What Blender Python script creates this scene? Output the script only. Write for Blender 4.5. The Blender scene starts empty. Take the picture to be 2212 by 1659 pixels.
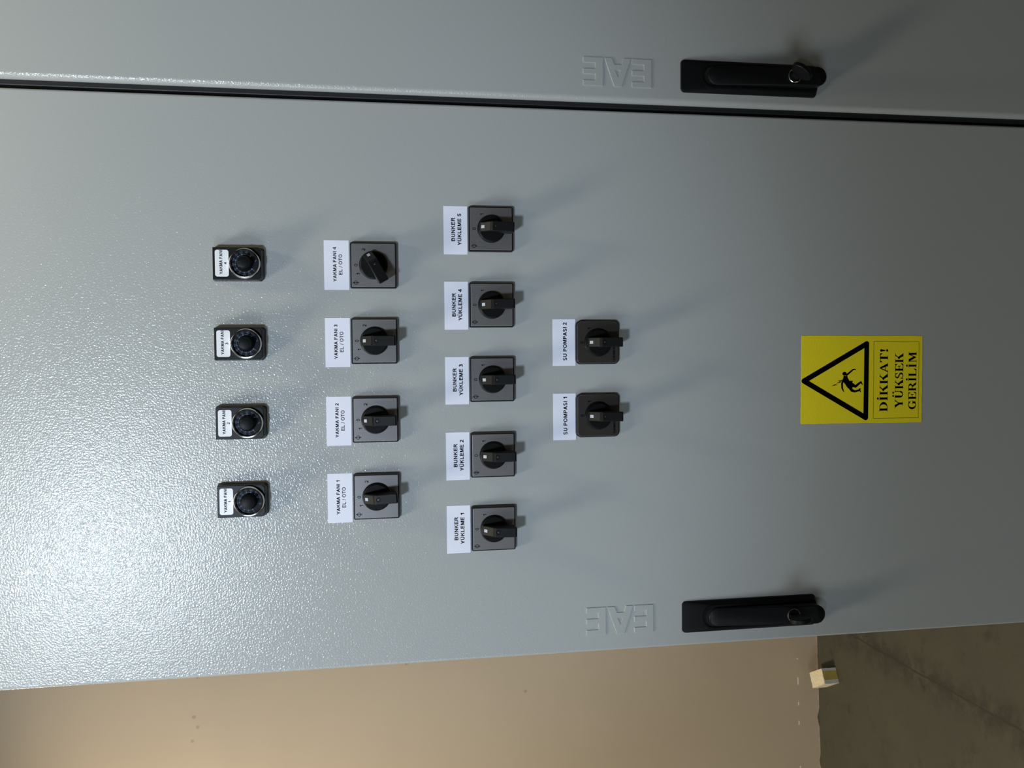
import bpy, bmesh, math, random
from mathutils import Matrix, Vector
random.seed(7)
D = bpy.data
SC = bpy.context.scene
COL = SC.collection

# ------------------------------------------------------------------ camera
cam_d = D.cameras.new('camera'); cam = D.objects.new('camera', cam_d); COL.objects.link(cam)
R = ((-0.00881022, 0.99941676, 0.03299264),
     (-0.17061423, 0.03100773, -0.98484989),
     (-0.98529852, -0.01430576, 0.17024153))
M = Matrix(R).to_4x4(); M.translation = (-0.26607, -0.96578, 1.5)
cam.matrix_world = M
cam_d.sensor_fit = 'HORIZONTAL'; cam_d.sensor_width = 36.0
cam_d.lens = 1950.0 / 2212.0 * 36.0
cam_d.clip_start = 0.02
SC.camera = cam
SC.view_settings.view_transform = 'Standard'; SC.view_settings.look = 'None'
SC.view_settings.gamma = 1; SC.view_settings.use_curve_mapping = False
SC.view_settings.exposure = 0.0

# ------------------------------------------------------------------ light
w = D.worlds.new('world'); SC.world = w; w.use_nodes = True
w.node_tree.nodes['Background'].inputs[0].default_value = (0.9, 0.95, 1, 1)
w.node_tree.nodes['Background'].inputs[1].default_value = 0.02

def lamp(name, kind, loc, target, power, color, **kw):
    l = D.lights.new(name, kind); l.energy = power; l.color = color
    for k, v in kw.items(): setattr(l, k, v)
    o = D.objects.new(name, l); COL.objects.link(o); o.location = loc
    o.rotation_euler = (Vector(target) - Vector(loc)).to_track_quat('-Z', 'Y').to_euler()
    return o
# cool reflector lamp behind and above the photographer, whose shadow its cone edge imitates
lamp('reflector_lamp_light', 'SPOT', (-0.86, -2.00, 2.30), (-0.46, 0, 2.00), 106, (0.72, 0.85, 1.0), spot_size=math.radians(53.5), spot_blend=0.50, shadow_soft_size=0.10)
# warm round lamp just in front of the cabinets
lamp('ceiling_lamp_light', 'AREA', (-0.98, -0.50, 2.90), (-0.98, -0.50, 0), 16, (1.0, 0.90, 0.70), shape='DISK', size=0.40)
# added cool fill for the lower doors, left of the viewer
lamp('side_fill_light', 'AREA', (-2.60, -2.30, 1.80), (-0.4, 0, 1.0), 24, (0.76, 0.90, 1.0), shape='RECTANGLE', size=1.0, size_y=1.4)
# small warm lamp added for a glow on the upper doors
lamp('added_door_light', 'AREA', (0.02, -0.22, 2.34), (0.02, -0.22, 0), 2.3, (1.0, 0.88, 0.62), shape='DISK', size=0.16)
# warm lamp in the corner left of the cabinets, near the back wall
lamp('corner_lamp_light', 'AREA', (-2.40, 0.95, 2.61), (-2.40, 0.95, 0), 44, (1.0, 0.81, 0.57), shape='DISK', size=0.30)
# spot added over the cabinets to make the bright band on the wall
lamp('added_spot_light', 'SPOT', (0.2, -0.6, 2.45), (-1.45, 1.79, 2.05), 60, (1.0, 0.78, 0.50), spot_size=math.radians(26), spot_blend=1.0, shadow_soft_size=0.05)

# ------------------------------------------------------------------ materials
def mat(name, base, rough=0.5, metal=0.0, spec=0.5, bump=None, vary=0.0, vscale=20, coat=0.0):
    m = D.materials.new(name); m.use_nodes = True
    nt = m.node_tree; N = nt.nodes; L = nt.links
    b = N['Principled BSDF']
    b.inputs['Base Color'].default_value = (*base, 1)
    b.inputs['Roughness'].default_value = rough
    b.inputs['Metallic'].default_value = metal
    b.inputs['Specular IOR Level'].default_value = spec
    b.inputs['Coat Weight'].default_value = coat
    tc = N.new('ShaderNodeTexCoord')
    if vary:
        n = N.new('ShaderNodeTexNoise'); n.inputs['Scale'].default_value = vscale; n.inputs['Detail'].default_value = 4
        L.new(tc.outputs['Object'], n.inputs['Vector'])
        mx = N.new('ShaderNodeMix'); mx.data_type = 'RGBA'
        mx.inputs['A'].default_value = (*[c * (1 - vary) for c in base], 1)
        mx.inputs['B'].default_value = (*[min(1, c * (1 + vary)) for c in base], 1)
        L.new(n.outputs['Fac'], mx.inputs['Factor']); L.new(mx.outputs['Result'], b.inputs['Base Color'])
    if bump:
        n2 = N.new('ShaderNodeTexNoise'); n2.inputs['Scale'].default_value = bump[0]; n2.inputs['Detail'].default_value = bump[2] if len(bump) > 2 else 2
        L.new(tc.outputs['Object'], n2.inputs['Vector'])
        bp = N.new('ShaderNodeBump'); bp.inputs['Distance'].default_value = bump[1]
        L.new(n2.outputs['Fac'], bp.inputs['Height']); L.new(bp.outputs['Normal'], b.inputs['Normal'])
    return m

def node(nt, t, **kw):
    n = nt.nodes.new(t)
    for k, v in kw.items(): setattr(n, k, v)
    return n
def math_n(nt, op, a, b=None, c=None):
    n = node(nt, 'ShaderNodeMath', operation=op)
    for i, v in enumerate((a, b, c)):
        if v is None: continue
        if hasattr(v, 'is_output'): nt.links.new(v, n.inputs[i])
        else: n.inputs[i].default_value = v
    return n.outputs[0]
def mixc(nt, fac, a, b):
    n = node(nt, 'ShaderNodeMix', data_type='RGBA')
    for k, v in (('Factor', fac), ('A', a), ('B', b)):
        if hasattr(v, 'is_output'): nt.links.new(v, n.inputs[k])
        else: n.inputs[k].default_value = v if k == 'Factor' else (*v, 1)
    return n.outputs['Result']

def powder_paint():
    """orange-peel powder coat: fine pebbled bump under a semi gloss light grey paint"""
    m = D.materials.new('powder_coat_grey'); m.use_nodes = True; nt = m.node_tree
    b = nt.nodes['Principled BSDF']
    tc = node(nt, 'ShaderNodeTexCoord')
    n1 = node(nt, 'ShaderNodeTexNoise'); n1.inputs['Scale'].default_value = 540; n1.inputs['Detail'].default_value = 1.0
    n2 = node(nt, 'ShaderNodeTexNoise'); n2.inputs['Scale'].default_value = 60; n2.inputs['Detail'].default_value = 2.0
    n3 = node(nt, 'ShaderNodeTexNoise'); n3.inputs['Scale'].default_value = 7; n3.inputs['Detail'].default_value = 3.0
    for n in (n1, n2, n3): nt.links.new(tc.outputs['Object'], n.inputs['Vector'])
    h = math_n(nt, 'ADD', n1.outputs['Fac'], math_n(nt, 'MULTIPLY', n2.outputs['Fac'], 0.3))
    bp = node(nt, 'ShaderNodeBump'); bp.inputs['Distance'].default_value = 0.00036
    nt.links.new(h, bp.inputs['Height']); nt.links.new(bp.outputs['Normal'], b.inputs['Coat Normal'])
    bq = node(nt, 'ShaderNodeBump'); bq.inputs['Distance'].default_value = 0.00005
    nt.links.new(h, bq.inputs['Height']); nt.links.new(bq.outputs['Normal'], b.inputs['Normal'])
    b.inputs['Coat Weight'].default_value = 1.0; b.inputs['Coat Roughness'].default_value = 0.22; b.inputs['Coat IOR'].default_value = 1.6
    c = mixc(nt, n3.outputs['Fac'], (0.398, 0.418, 0.420), (0.420, 0.440, 0.441))
    nt.links.new(c, b.inputs['Base Color'])
    b.inputs['Roughness'].default_value = 0.7
    b.inputs['Specular IOR Level'].default_value = 0.0
    return m

def concrete_floor():
    m = D.materials.new('concrete_floor'); m.use_nodes = True; nt = m.node_tree; L = nt.links
    b = nt.nodes['Principled BSDF']; tc = node(nt, 'ShaderNodeTexCoord')
    sp = node(nt, 'ShaderNodeSeparateXYZ'); L.new(tc.outputs['Object'], sp.inputs[0])
    def noise(s, d=4, rough=0.6):
        n = node(nt, 'ShaderNodeTexNoise'); n.inputs['Scale'].default_value = s; n.inputs['Detail'].default_value = d; n.inputs['Roughness'].default_value = rough
        L.new(tc.outputs['Object'], n.inputs['Vector']); return n.outputs['Fac']
    big = noise(5); fine = noise(45, 6); wob = noise(9, 5)
    col = mixc(nt, big, (0.042, 0.047, 0.036), (0.078, 0.076, 0.055))
    col = mixc(nt, math_n(nt, 'MULTIPLY', math_n(nt, 'GREATER_THAN', fine, 0.66), 0.35), col, (0.09, 0.08, 0.06))
    patch = math_n(nt, 'MINIMUM', math_n(nt, 'MULTIPLY', math_n(nt, 'MAXIMUM', math_n(nt, 'SUBTRACT', noise(14, 6, 0.7), 0.55), 0.0), 5.0), 0.7)
    col = mixc(nt, patch, col, (0.030, 0.032, 0.024))
    # expansion joint with dirt along it, running out from the wall at x = -1.144
    dx = math_n(nt, 'ABSOLUTE', math_n(nt, 'ADD', math_n(nt, 'ADD', sp.outputs['X'], 1.144), math_n(nt, 'MULTIPLY', math_n(nt, 'SUBTRACT', wob, 0.5), 0.014)))
    dirt = math_n(nt, 'SUBTRACT', 1.0, math_n(nt, 'DIVIDE', dx, 0.075)); dirt = math_n(nt, 'MAXIMUM', dirt, 0.0)
    dirt = math_n(nt, 'MULTIPLY', dirt, math_n(nt, 'MULTIPLY', math_n(nt, 'MAXIMUM', math_n(nt, 'SUBTRACT', noise(16, 6, 0.7), 0.40), 0.0), 5.0)); dirt = math_n(nt, 'MINIMUM', dirt, 0.75)
    col = mixc(nt, dirt, col, (0.026, 0.023, 0.020))
    line = math_n(nt, 'LESS_THAN', dx, 0.0030)
    col = mixc(nt, math_n(nt, 'MULTIPLY', line, 0.8), col, (0.03, 0.025, 0.02))
    L.new(col, b.inputs['Base Color'])
    bp = node(nt, 'ShaderNodeBump'); bp.inputs['Distance'].default_value = 0.004
    hh = math_n(nt, 'SUBTRACT', math_n(nt, 'MULTIPLY', fine, 0.3), line)
    L.new(hh, bp.inputs['Height']); L.new(bp.outputs['Normal'], b.inputs['Normal'])
    b.inputs['Roughness'].default_value = 0.75
    return m

def wall_paint():
    m = D.materials.new('wall_paint_beige'); m.use_nodes = True; nt = m.node_tree; L = nt.links
    b = nt.nodes['Principled BSDF']; tc = node(nt, 'ShaderNodeTexCoord')
    sp = node(nt, 'ShaderNodeSeparateXYZ'); L.new(tc.outputs['Object'], sp.inputs[0])
    def noise(s, d=3, off=0):
        n = node(nt, 'ShaderNodeTexNoise'); n.inputs['Scale'].default_value = s; n.inputs['Detail'].default_value = d
        if off:
            mp = node(nt, 'ShaderNodeMapping'); mp.inputs['Location'].default_value = (off, off, off)
            L.new(tc.outputs['Object'], mp.inputs[0]); L.new(mp.outputs[0], n.inputs['Vector'])
        else: L.new(tc.outputs['Object'], n.inputs['Vector'])
        return n.outputs['Fac']
    col = mixc(nt, noise(4), (0.47, 0.405, 0.315), (0.52, 0.45, 0.355))
    z = sp.outputs['Z']
    # chipped paint dashes about 7 cm over the floor and a ragged dirty foot of the wall
    band = math_n(nt, 'LESS_THAN', math_n(nt, 'ABSOLUTE', math_n(nt, 'SUBTRACT', z, 0.073)), 0.0022)
    cx1 = node(nt, 'ShaderNodeCombineXYZ'); L.new(sp.outputs['X'], cx1.inputs[0])
    def noise1(s, d):
        n = node(nt, 'ShaderNodeTexNoise'); n.inputs['Scale'].default_value = s; n.inputs['Detail'].default_value = d; L.new(cx1.outputs[0], n.inputs['Vector']); return n.outputs['Fac']
    chips = math_n(nt, 'MULTIPLY', band, math_n(nt, 'GREATER_THAN', noise1(17, 4), 0.555))
    col = mixc(nt, chips, col, (0.85, 0.83, 0.76))
    foot = math_n(nt, 'LESS_THAN', z, math_n(nt, 'MULTIPLY', math_n(nt, 'SUBTRACT', noise1(48, 8), 0.38), 0.045))
    col = mixc(nt, math_n(nt, 'MULTIPLY', foot, 0.35), col, (0.62, 0.56, 0.42))
    crack = math_n(nt, 'LESS_THAN', z, math_n(nt, 'MULTIPLY', math_n(nt, 'SUBTRACT', noise1(9, 8), 0.50), 0.045))
    col = mixc(nt, math_n(nt, 'MULTIPLY', crack, 0.85), col, (0.06, 0.05, 0.035))
    for (px, pz, r) in ((-0.0, 1.974, 0.004), (-0.115, 1.985, 0.006), (-0.145, 1.975, 0.005), (-0.185, 1.99, 0.005), (0.0, 1.36, 0.005), (-0.11, 0.99, 0.005)):
        dd = math_n(nt, 'ADD', math_n(nt, 'POWER', math_n(nt, 'SUBTRACT', sp.outputs['X'], px), 2.0), math_n(nt, 'POWER', math_n(nt, 'SUBTRACT', z, pz), 2.0))
        s = math_n(nt, 'LESS_THAN', dd, r * r)
        col = mixc(nt, math_n(nt, 'MULTIPLY', s, 0.5), col, (0.30, 0.22, 0.15))
    L.new(col, b.inputs['Base Color'])
    bp = node(nt, 'ShaderNodeBump'); bp.inputs['Distance'].default_value = 0.0008
    L.new(noise(12, 3), bp.inputs['Height']); L.new(bp.outputs['Normal'], b.inputs['Normal'])
    b.inputs['Roughness'].default_value = 0.6
    return m

def brushed(name, base, rough, metal):
    m = D.materials.new(name); m.use_nodes = True; nt = m.node_tree; L = nt.links
    b = nt.nodes['Principled BSDF']; tc = node(nt, 'ShaderNodeTexCoord')
    mp = node(nt, 'ShaderNodeMapping'); mp.inputs['Scale'].default_value = (1500, 60, 60); L.new(tc.outputs['Object'], mp.inputs[0])
    n = node(nt, 'ShaderNodeTexNoise'); n.inputs['Scale'].default_value = 1; n.inputs['Detail'].default_value = 3; L.new(mp.outputs[0], n.inputs['Vector'])
    c = mixc(nt, n.outputs['Fac'], tuple(x * 0.85 for x in base), tuple(x * 1.15 for x in base)); L.new(c, b.inputs['Base Color'])
    b.inputs['Metallic'].default_value = metal; b.inputs['Roughness'].default_value = rough
    return m

PAINT = powder_paint()
FLOOR = concrete_floor()
WALLP = wall_paint()
GASKET = mat('gasket_rubber', (0.012, 0.013, 0.015), 0.5)
BLACK = mat('black_plastic', (0.0035, 0.004, 0.005), 0.45, spec=0.22)
KNOB = mat('knob_black_plastic', (0.0045, 0.005, 0.0058), 0.42, spec=0.16)
BEZEL_BLACK = mat('housing_black_plastic', (0.005, 0.005, 0.006), 0.38, spec=0.28)
FACET = mat('dark_grey_plastic', (0.012, 0.0125, 0.013), 0.45, spec=0.25)
PLATE = brushed('brushed_steel_plate', (0.27, 0.268, 0.275), 0.38, 0.80)
DARKPLATE = mat('dark_grey_anodised_plate', (0.048, 0.047, 0.044), 0.28, metal=0.4, coat=0.4)
CHROME = mat('chrome', (0.85, 0.83, 0.78), 0.17, metal=1.0)
STEEL = mat('lock_steel', (0.35, 0.35, 0.34), 0.25, metal=1.0)
DIAL = mat('dial_black', (0.006, 0.007, 0.012), 0.5, spec=0.15)
PRINT_BLUE = mat('scale_print_grey_blue', (0.17, 0.22, 0.30), 0.5, spec=0.1)
PAPER = mat('label_paper_white', (0.83, 0.855, 1.0), 0.55, vary=0.02, vscale=80)
PAPERG = mat('glossy_label_white', (0.86, 0.89, 0.95), 0.25, coat=0.3)
INK = mat('black_ink', (0.002, 0.002, 0.004), 0.6, spec=0.0)
INKW = mat('marker_white', (0.42, 0.47, 0.56), 0.4)
YELLOW = mat('sign_yellow', (0.97, 0.80, 0.013), 0.55, vary=0.04, vscale=60, bump=(500, 0.00012))
SIGNBLACK = mat('sign_black_print', (0.0025, 0.0025, 0.002), 0.6, spec=0.0)
PINSTRIPE = mat('sign_olive_print', (0.19, 0.16, 0.01), 0.5)
FOAM = mat('cream_foam', (0.78, 0.73, 0.55), 0.8, vary=0.06, vscale=40, bump=(150, 0.002))
FOAMW = mat('white_board_face', (0.62, 0.68, 0.66), 0.6, vary=0.05)
TAPE = mat('yellow_tape', (0.52, 0.40, 0.11), 0.4, vary=0.25, vscale=60)
CEIL = mat('ceiling_plaster', (0.36, 0.33, 0.28), 0.9)
LAMPB = mat('lamp_housing_white', (0.7, 0.7, 0.68), 0.5)

# ------------------------------------------------------------------ helpers
def link(name, bm, m, parent=None, bevel=0.0, smooth=False, seg=2, kids=()):
    bmesh.ops.recalc_face_normals(bm, faces=bm.faces)
    me = D.meshes.new(name); bm.to_mesh(me); bm.free()
    for x in (m if isinstance(m, (list, tuple)) else [m]): me.materials.append(x)
    if smooth:
        for p in me.polygons: p.use_smooth = True
        try: me.set_sharp_from_angle(angle=math.radians(35))
        except Exception: pass
    o = D.objects.new(name, me); COL.objects.link(o)
    if parent: o.parent = parent
    if bevel:
        b = o.modifiers.new('bevel', 'BEVEL'); b.width = bevel; b.segments = seg; b.limit_method = 'ANGLE'; b.angle_limit = math.radians(40)
    return o
def empty(name, loc, label=None, cat=None, group=None, roty=0):
    o = D.objects.new(name, None); COL.objects.link(o); o.location = loc; o.rotation_euler = (0, roty, 0); o.empty_display_size = 0.02
    tag(o, label, cat, group); return o
def tag(o, label=None, cat=None, group=None, kind=None):
    if label: o['label'] = label
    if cat: o['category'] = cat
    if group: o['group'] = group
    if kind: o['kind'] = kind
    return o
def box(bm, x0, x1, y0, y1, z0, z1):
    v = [bm.verts.new((x, y, z)) for x in (x0, x1) for y in (y0, y1) for z in (z0, z1)]
    for f in ((0, 1, 3, 2), (4, 6, 7, 5), (0, 4, 5, 1), (2, 3, 7, 6), (0, 2, 6, 4), (1, 5, 7, 3)): bm.faces.new([v[i] for i in f])
def prism(bm, pts, y0, y1, top=None):
    """outline pts (x,z) at y0 (back) lofted to outline top (default same) at y1 (front)"""
    top = top or pts
    a = [bm.verts.new((x, y0, z)) for x, z in pts]; b = [bm.verts.new((x, y1, z)) for x, z in top]
    bm.faces.new(a); bm.faces.new(b[::-1]); n = len(a)
    for i in range(n): bm.faces.new((a[i], b[i], b[(i + 1) % n], a[(i + 1) % n]))
def flat(bm, pts, y): bm.faces.new([bm.verts.new((x, y, z)) for x, z in pts])
def rrect(w, h, r, n=6, cx=0, cz=0):
    p = []
    for sx, sz, a0 in ((1, 1, 0), (-1, 1, 90), (-1, -1, 180), (1, -1, 270)):
        for i in range(n + 1):
            a = math.radians(a0 + 90 * i / n)
            p.append((cx + sx * (w / 2 - r) + r * math.cos(a), cz + sz * (h / 2 - r) + r * math.sin(a)))
    return p
def stadium(cx, z0, z1, hw, n=12, shift=0.0):
    """vertical stadium between z0 (bottom) and z1 (top), half width hw"""
    p = [(cx + hw * math.cos(math.pi * i / n), z1 - hw + hw * math.sin(math.pi * i / n)) for i in range(n + 1)]
    p += [(cx + shift - hw * math.cos(math.pi * i / n), z0 + hw - hw * math.sin(math.pi * i / n)) for i in range(n + 1)]
    return p
def circle(r, n=40, cx=0, cz=0): return [(cx + r * math.cos(2 * math.pi * i / n), cz + r * math.sin(2 * math.pi * i / n)) for i in range(n)]
def lathe(bm, prof, n=48, cx=0, cz=0):
    """profile of (radius, y) turned about the y axis"""
    rings = []
    for r, y in prof:
        rings.append([bm.verts.new((cx + r * math.cos(2 * math.pi * i / n), y, cz + r * math.sin(2 * math.pi * i / n))) for i in range(n)] if r > 1e-6 else [bm.verts.new((cx, y, cz))])
    for a, b in zip(rings, rings[1:]):
        for i in range(n):
            j = (i + 1) % n
            q = [a[i % len(a)], a[j % len(a)], b[j % len(b)], b[i % len(b)]]
            q = list(dict.fromkeys(q))
            if len(q) > 2: bm.faces.new(q)
def capsule(bm, x0, z0, x1, z1, w, y, w1=None, n=8):
    w1 = w if w1 is None else w1
    a = math.atan2(z1 - z0, x1 - x0); p = []
    for i in range(n + 1):
        t = a + math.pi / 2 + math.pi * i / n; p.append((x0 + w / 2 * math.cos(t), z0 + w / 2 * math.sin(t)))
    for i in range(n + 1):
        t = a - math.pi / 2 + math.pi * i / n; p.append((x1 + w1 / 2 * math.cos(t), z1 + w1 / 2 * math.sin(t)))
    flat(bm, p, y)
def ring(bm, r0, r1, y, n=32, cx=0, cz=0, a0=0.0, a1=360.0):
    for i in range(n):
        t0 = math.radians(a0 + (a1 - a0) * i / n); t1 = math.radians(a0 + (a1 - a0) * (i + 1) / n)
        flat(bm, [(cx + r * math.cos(t), cz + r * math.sin(t)) for r, t in ((r0, t0), (r1, t0), (r1, t1), (r0, t1))], y)

SANS_W = {'A': 10, 'B': 10, 'E': 9.3, 'F': 8.5, 'I': 3.9, 'K': 10, 'L': 8.5, 'M': 11.6, 'N': 10, 'O': 10.9, 'P': 9.3, 'R': 10, 'S': 9.3,
          'T': 8.7, 'U': 10, 'Ü': 10, 'Y': 9.3, '/': 4.4, ' ': 3.9, '%': 11}
def sans_glyph(bm, ch, S):
    """grotesque capital or digit as flat polygons, cap height 10 units; S is the stroke weight"""
    def q(pts): bm.faces.new([bm.verts.new((x, 0, z)) for x, z in pts])
    def bar(x0, z0, x1, z1): q([(x0, z0), (x1, z0), (x1, z1), (x0, z1)])
    def dg(x0, z0, x1, z1, w): q([(x0 - w / 2, z0), (x0 + w / 2, z0), (x1 + w / 2, z1), (x1 - w / 2, z1)])
    def arc(cx, cz, rx, rz, a0, a1, n=16, t=None):
        t = t or S
        for i in range(n):
            p = []
            for k, inn in ((i, 0), (i + 1, 0), (i + 1, 1), (i, 1)):
                a = math.radians(a0 + (a1 - a0) * k / n); p.append((cx + (rx - inn * t) * math.cos(a), cz + (rz - inn * t * .92) * math.sin(a)))
            q(p)
    H = S * .9; d = S * 1.12
    if ch == 'A':
        dg(0.2 + d / 2, 0, 5, 10, d); dg(9.8 - d / 2, 0, 5, 10, d); bar(2.6, 2.2, 7.4, 2.2 + H)
    elif ch in 'BPR':
        bar(0.8, 0, 0.8 + S, 10); z = 4.6 if ch != 'P' else 4.0
        bar(2, 10 - H, 5.6, 10); bar(2, z, 5.6, z + H); arc(5.6, (10 + z) / 2, 3.2, (10 - z) / 2, -90, 90)
        if ch == 'B': bar(2, 0, 5.8, H); arc(5.8, (z + H) / 2, 3.5, (z + H) / 2, -90, 90)
        if ch == 'R': q([(4.4, z + .4), (6.8, z + .4), (9.8, 0), (7.3, 0)])
    elif ch in 'EFL':
        bar(0.8, 0, 0.8 + S, 10)
        if ch != 'L': bar(0.8, 10 - H, 8.4 if ch == 'E' else 7.8, 10); bar(0.8, 4.5, 7.9 if ch == 'E' else 7.1, 4.5 + H)
        if ch != 'F': bar(0.8, 0, 8.6 if ch == 'E' else 7.9, H)
    elif ch == 'I': bar(1.95 - S / 2, 0, 1.95 + S / 2, 10)
    elif ch == 'K':
        bar(0.8, 0, 0.8 + S, 10); q([(2.4, 3.0), (2.4, 5.6), (6.9, 10), (9.6, 10)]); q([(3.8, 6.0), (5.3, 7.0), (9.9, 0), (7.3, 0)])
    elif ch == 'M':
        bar(0.8, 0, 0.8 + S * .95, 10); bar(10.8 - S * .95, 0, 10.8, 10); q([(0.8, 10), (3.6, 10), (6.5, 1.2), (5.1, 0)]); q([(10.8, 10), (8.0, 10), (5.1, 1.2), (6.5, 0)])
        bar(5.0, 0, 6.6, 1.0)
    elif ch == 'N':
        bar(0.8, 0, 0.8 + S, 10); bar(9.2 - S, 0, 9.2, 10); q([(0.8, 10), (2.9, 10), (9.2, 0), (7.1, 0)])
    elif ch == 'O': arc(5.45, 5, 5.0, 5.2, 0, 360, 36)
    elif ch in 'UÜ':
        bar(0.8, 3.6, 0.8 + S, 10); bar(9.2 - S, 3.6, 9.2, 10); arc(5, 3.7, 4.2, 3.85, 180, 360)
        if ch == 'Ü': bar(2.4, 11.1, 4.2, 12.7); bar(5.8, 11.1, 7.6, 12.7)
    elif ch == 'T': bar(4.35 - S / 2, 0, 4.35 + S / 2, 10); bar(0.2, 10 - H, 8.5, 10)
    elif ch == 'Y':
        bar(4.65 - S / 2, 0, 4.65 + S / 2, 4.6); dg(4.55, 3.8, 0 + d / 2, 10, d); dg(4.75, 3.8, 9.3 - d / 2, 10, d)
    elif ch == 'S':
        arc(4.6, 7.25, 3.7, 2.95, 25, 250, 16); arc(4.7, 2.75, 4.0, 2.95, -155, 70, 16); q([(3.2, 6.1), (3.0, 4.4), (6.1, 3.7), (6.4, 5.5)])
    elif ch == '/': dg(0.5, -.2, 3.9, 10.2, S * .75)
    elif ch == '0': arc(3.9, 5, 3.5, 5.2, 0, 360, 32)
    elif ch == '1': bar(3.6, 0, 3.6 + S, 10); q([(3.8, 10), (5.2, 10), (3.8, 6.8), (1.2, 6.2), (1.2, 7.9)])
    elif ch == '2':
        arc(3.95, 7.0, 3.4, 3.1, -35, 165, 16); q([(4.6, 5.7), (6.9, 5.6), (3.2, 1.2), (0.4, 0.9)]); bar(0.4, 0, 7.3, H)
    elif ch == '3': arc(3.8, 7.3, 3.2, 2.85, -80, 160, 16); arc(3.8, 2.8, 3.6, 3.0, -165, 85, 16); bar(2.9, 4.6, 4.6, 4.6 + H)
    elif ch == '4': bar(4.5, 0, 4.5 + S * .95, 10); bar(0.2, 2.1, 7.6, 2.1 + H); q([(0.2, 2.1), (0.2, 4.0), (4.6, 10), (5.5, 8.5), (1.9, 3.6)])
    elif ch == '5': arc(3.8, 3.2, 3.6, 3.4, -160, 120, 18); q([(0.5, 4.6), (2.5, 5.0), (2.9, 10), (1.4, 10)]); bar(1.4, 10 - H, 6.9, 10)
    elif ch == '6': arc(3.9, 3.2, 3.5, 3.35, 0, 360, 24); arc(4.4, 5.2, 4.0, 5.0, 75, 190, 14)
    elif ch == '7': bar(0.5, 10 - H, 7.4, 10); dg(2.8, 0, 6.6, 9, S)
    elif ch == '8': arc(3.9, 7.4, 3.1, 2.75, 0, 360, 24); arc(3.9, 2.8, 3.5, 3.0, 0, 360, 24)
    elif ch == '9': arc(3.9, 6.8, 3.5, 3.35, 0, 360, 24); arc(3.4, 4.8, 4.0, 5.0, -105, 10, 14)
    elif ch == '%': arc(2.6, 7.6, 2.3, 2.5, 0, 360, 16, 1.1); arc(8.2, 2.4, 2.3, 2.5, 0, 360, 16, 1.1); dg(3.0, -.2, 7.8, 10.2, 1.0)
def text_geo(bm, s, cx, cz, y, width=None, cap=None, bold=0.02, rot=0.0):
    """lettering laid on the plane y, sized to a cap height and, if given, a line width"""
    S = 1.25 + bold * 38; tmp = bmesh.new(); ox = 0
    for ch in s:
        n0 = len(tmp.verts); sans_glyph(tmp, ch, S); tmp.verts.ensure_lookup_table()
        for v in tmp.verts[n0:]: v.co.x += ox
        ox += SANS_W.get(ch, 7.9) + 0.25
    x0 = min(v.co.x for v in tmp.verts); x1 = max(v.co.x for v in tmp.verts)
    k = cap / 10; kx = width / (x1 - x0) if width else k
    c, q_ = math.cos(rot), math.sin(rot)
    for f in tmp.faces:
        vs = []
        for v in f.verts:
            x = (v.co.x - (x0 + x1) / 2) * kx; z = (v.co.z - 5) * k
            vs.append(bm.verts.new((cx + x * c - z * q_, y, cz + x * q_ + z * c)))
        bm.faces.new(vs)
    tmp.free()
def ink(name, parent, m, fn):
    bm = bmesh.new(); fn(bm)
    for f in bm.faces: pass
    me = D.meshes.new(name); bm.normal_update()
    for f in bm.faces:
        if f.normal.y > 0: f.normal_flip()
    bm.to_mesh(me); bm.free(); me.materials.append(m)
    o = D.objects.new(name, me); COL.objects.link(o); o.parent = parent; return o

# ------------------------------------------------------------------ room
def wall(name, x0, x1, y0, y1, z0, z1, m):
    bm = bmesh.new(); box(bm, x0, x1, y0, y1, z0, z1); return tag(link(name, bm, m), kind='structure')
wall('floor', -3.4, 3.2, -3.8, 2.4, -0.1, 0.0, FLOOR)
wall('ceiling', -3.4, 3.2, -3.8, 2.4, 3.20, 3.30, CEIL)
wb = wall('wall_back', -2.3, 4.8, 0.0, 0.12, 0.0, 3.2, WALLP)
wb.location = (-1.213, 1.794, 0); wb.rotation_euler = (0, 0, math.atan(0.0647))
wall('wall_left', -3.4, -3.3, -3.8, 2.2, 0.0, 3.2, CEIL)
wall('wall_right', 3.1, 3.2, -3.8, 2.2, 0.0, 3.2, CEIL)
bm = bmesh.new()
box(bm, -3.4, 3.2, -3.75, -3.60, 0, 3.2)
tag(link('wall_front', bm, CEIL), kind='structure')
# ------------------------------------------------------------------ cabinets
def door_mesh(name, x0, x1, z0, z1, parent, rad=0.003):
    bm = bmesh.new(); box(bm, x0, x1, 0.0, 0.020, z0, z1)
    return link(name, bm, PAINT, parent, bevel=rad, seg=9, smooth=False)

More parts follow.
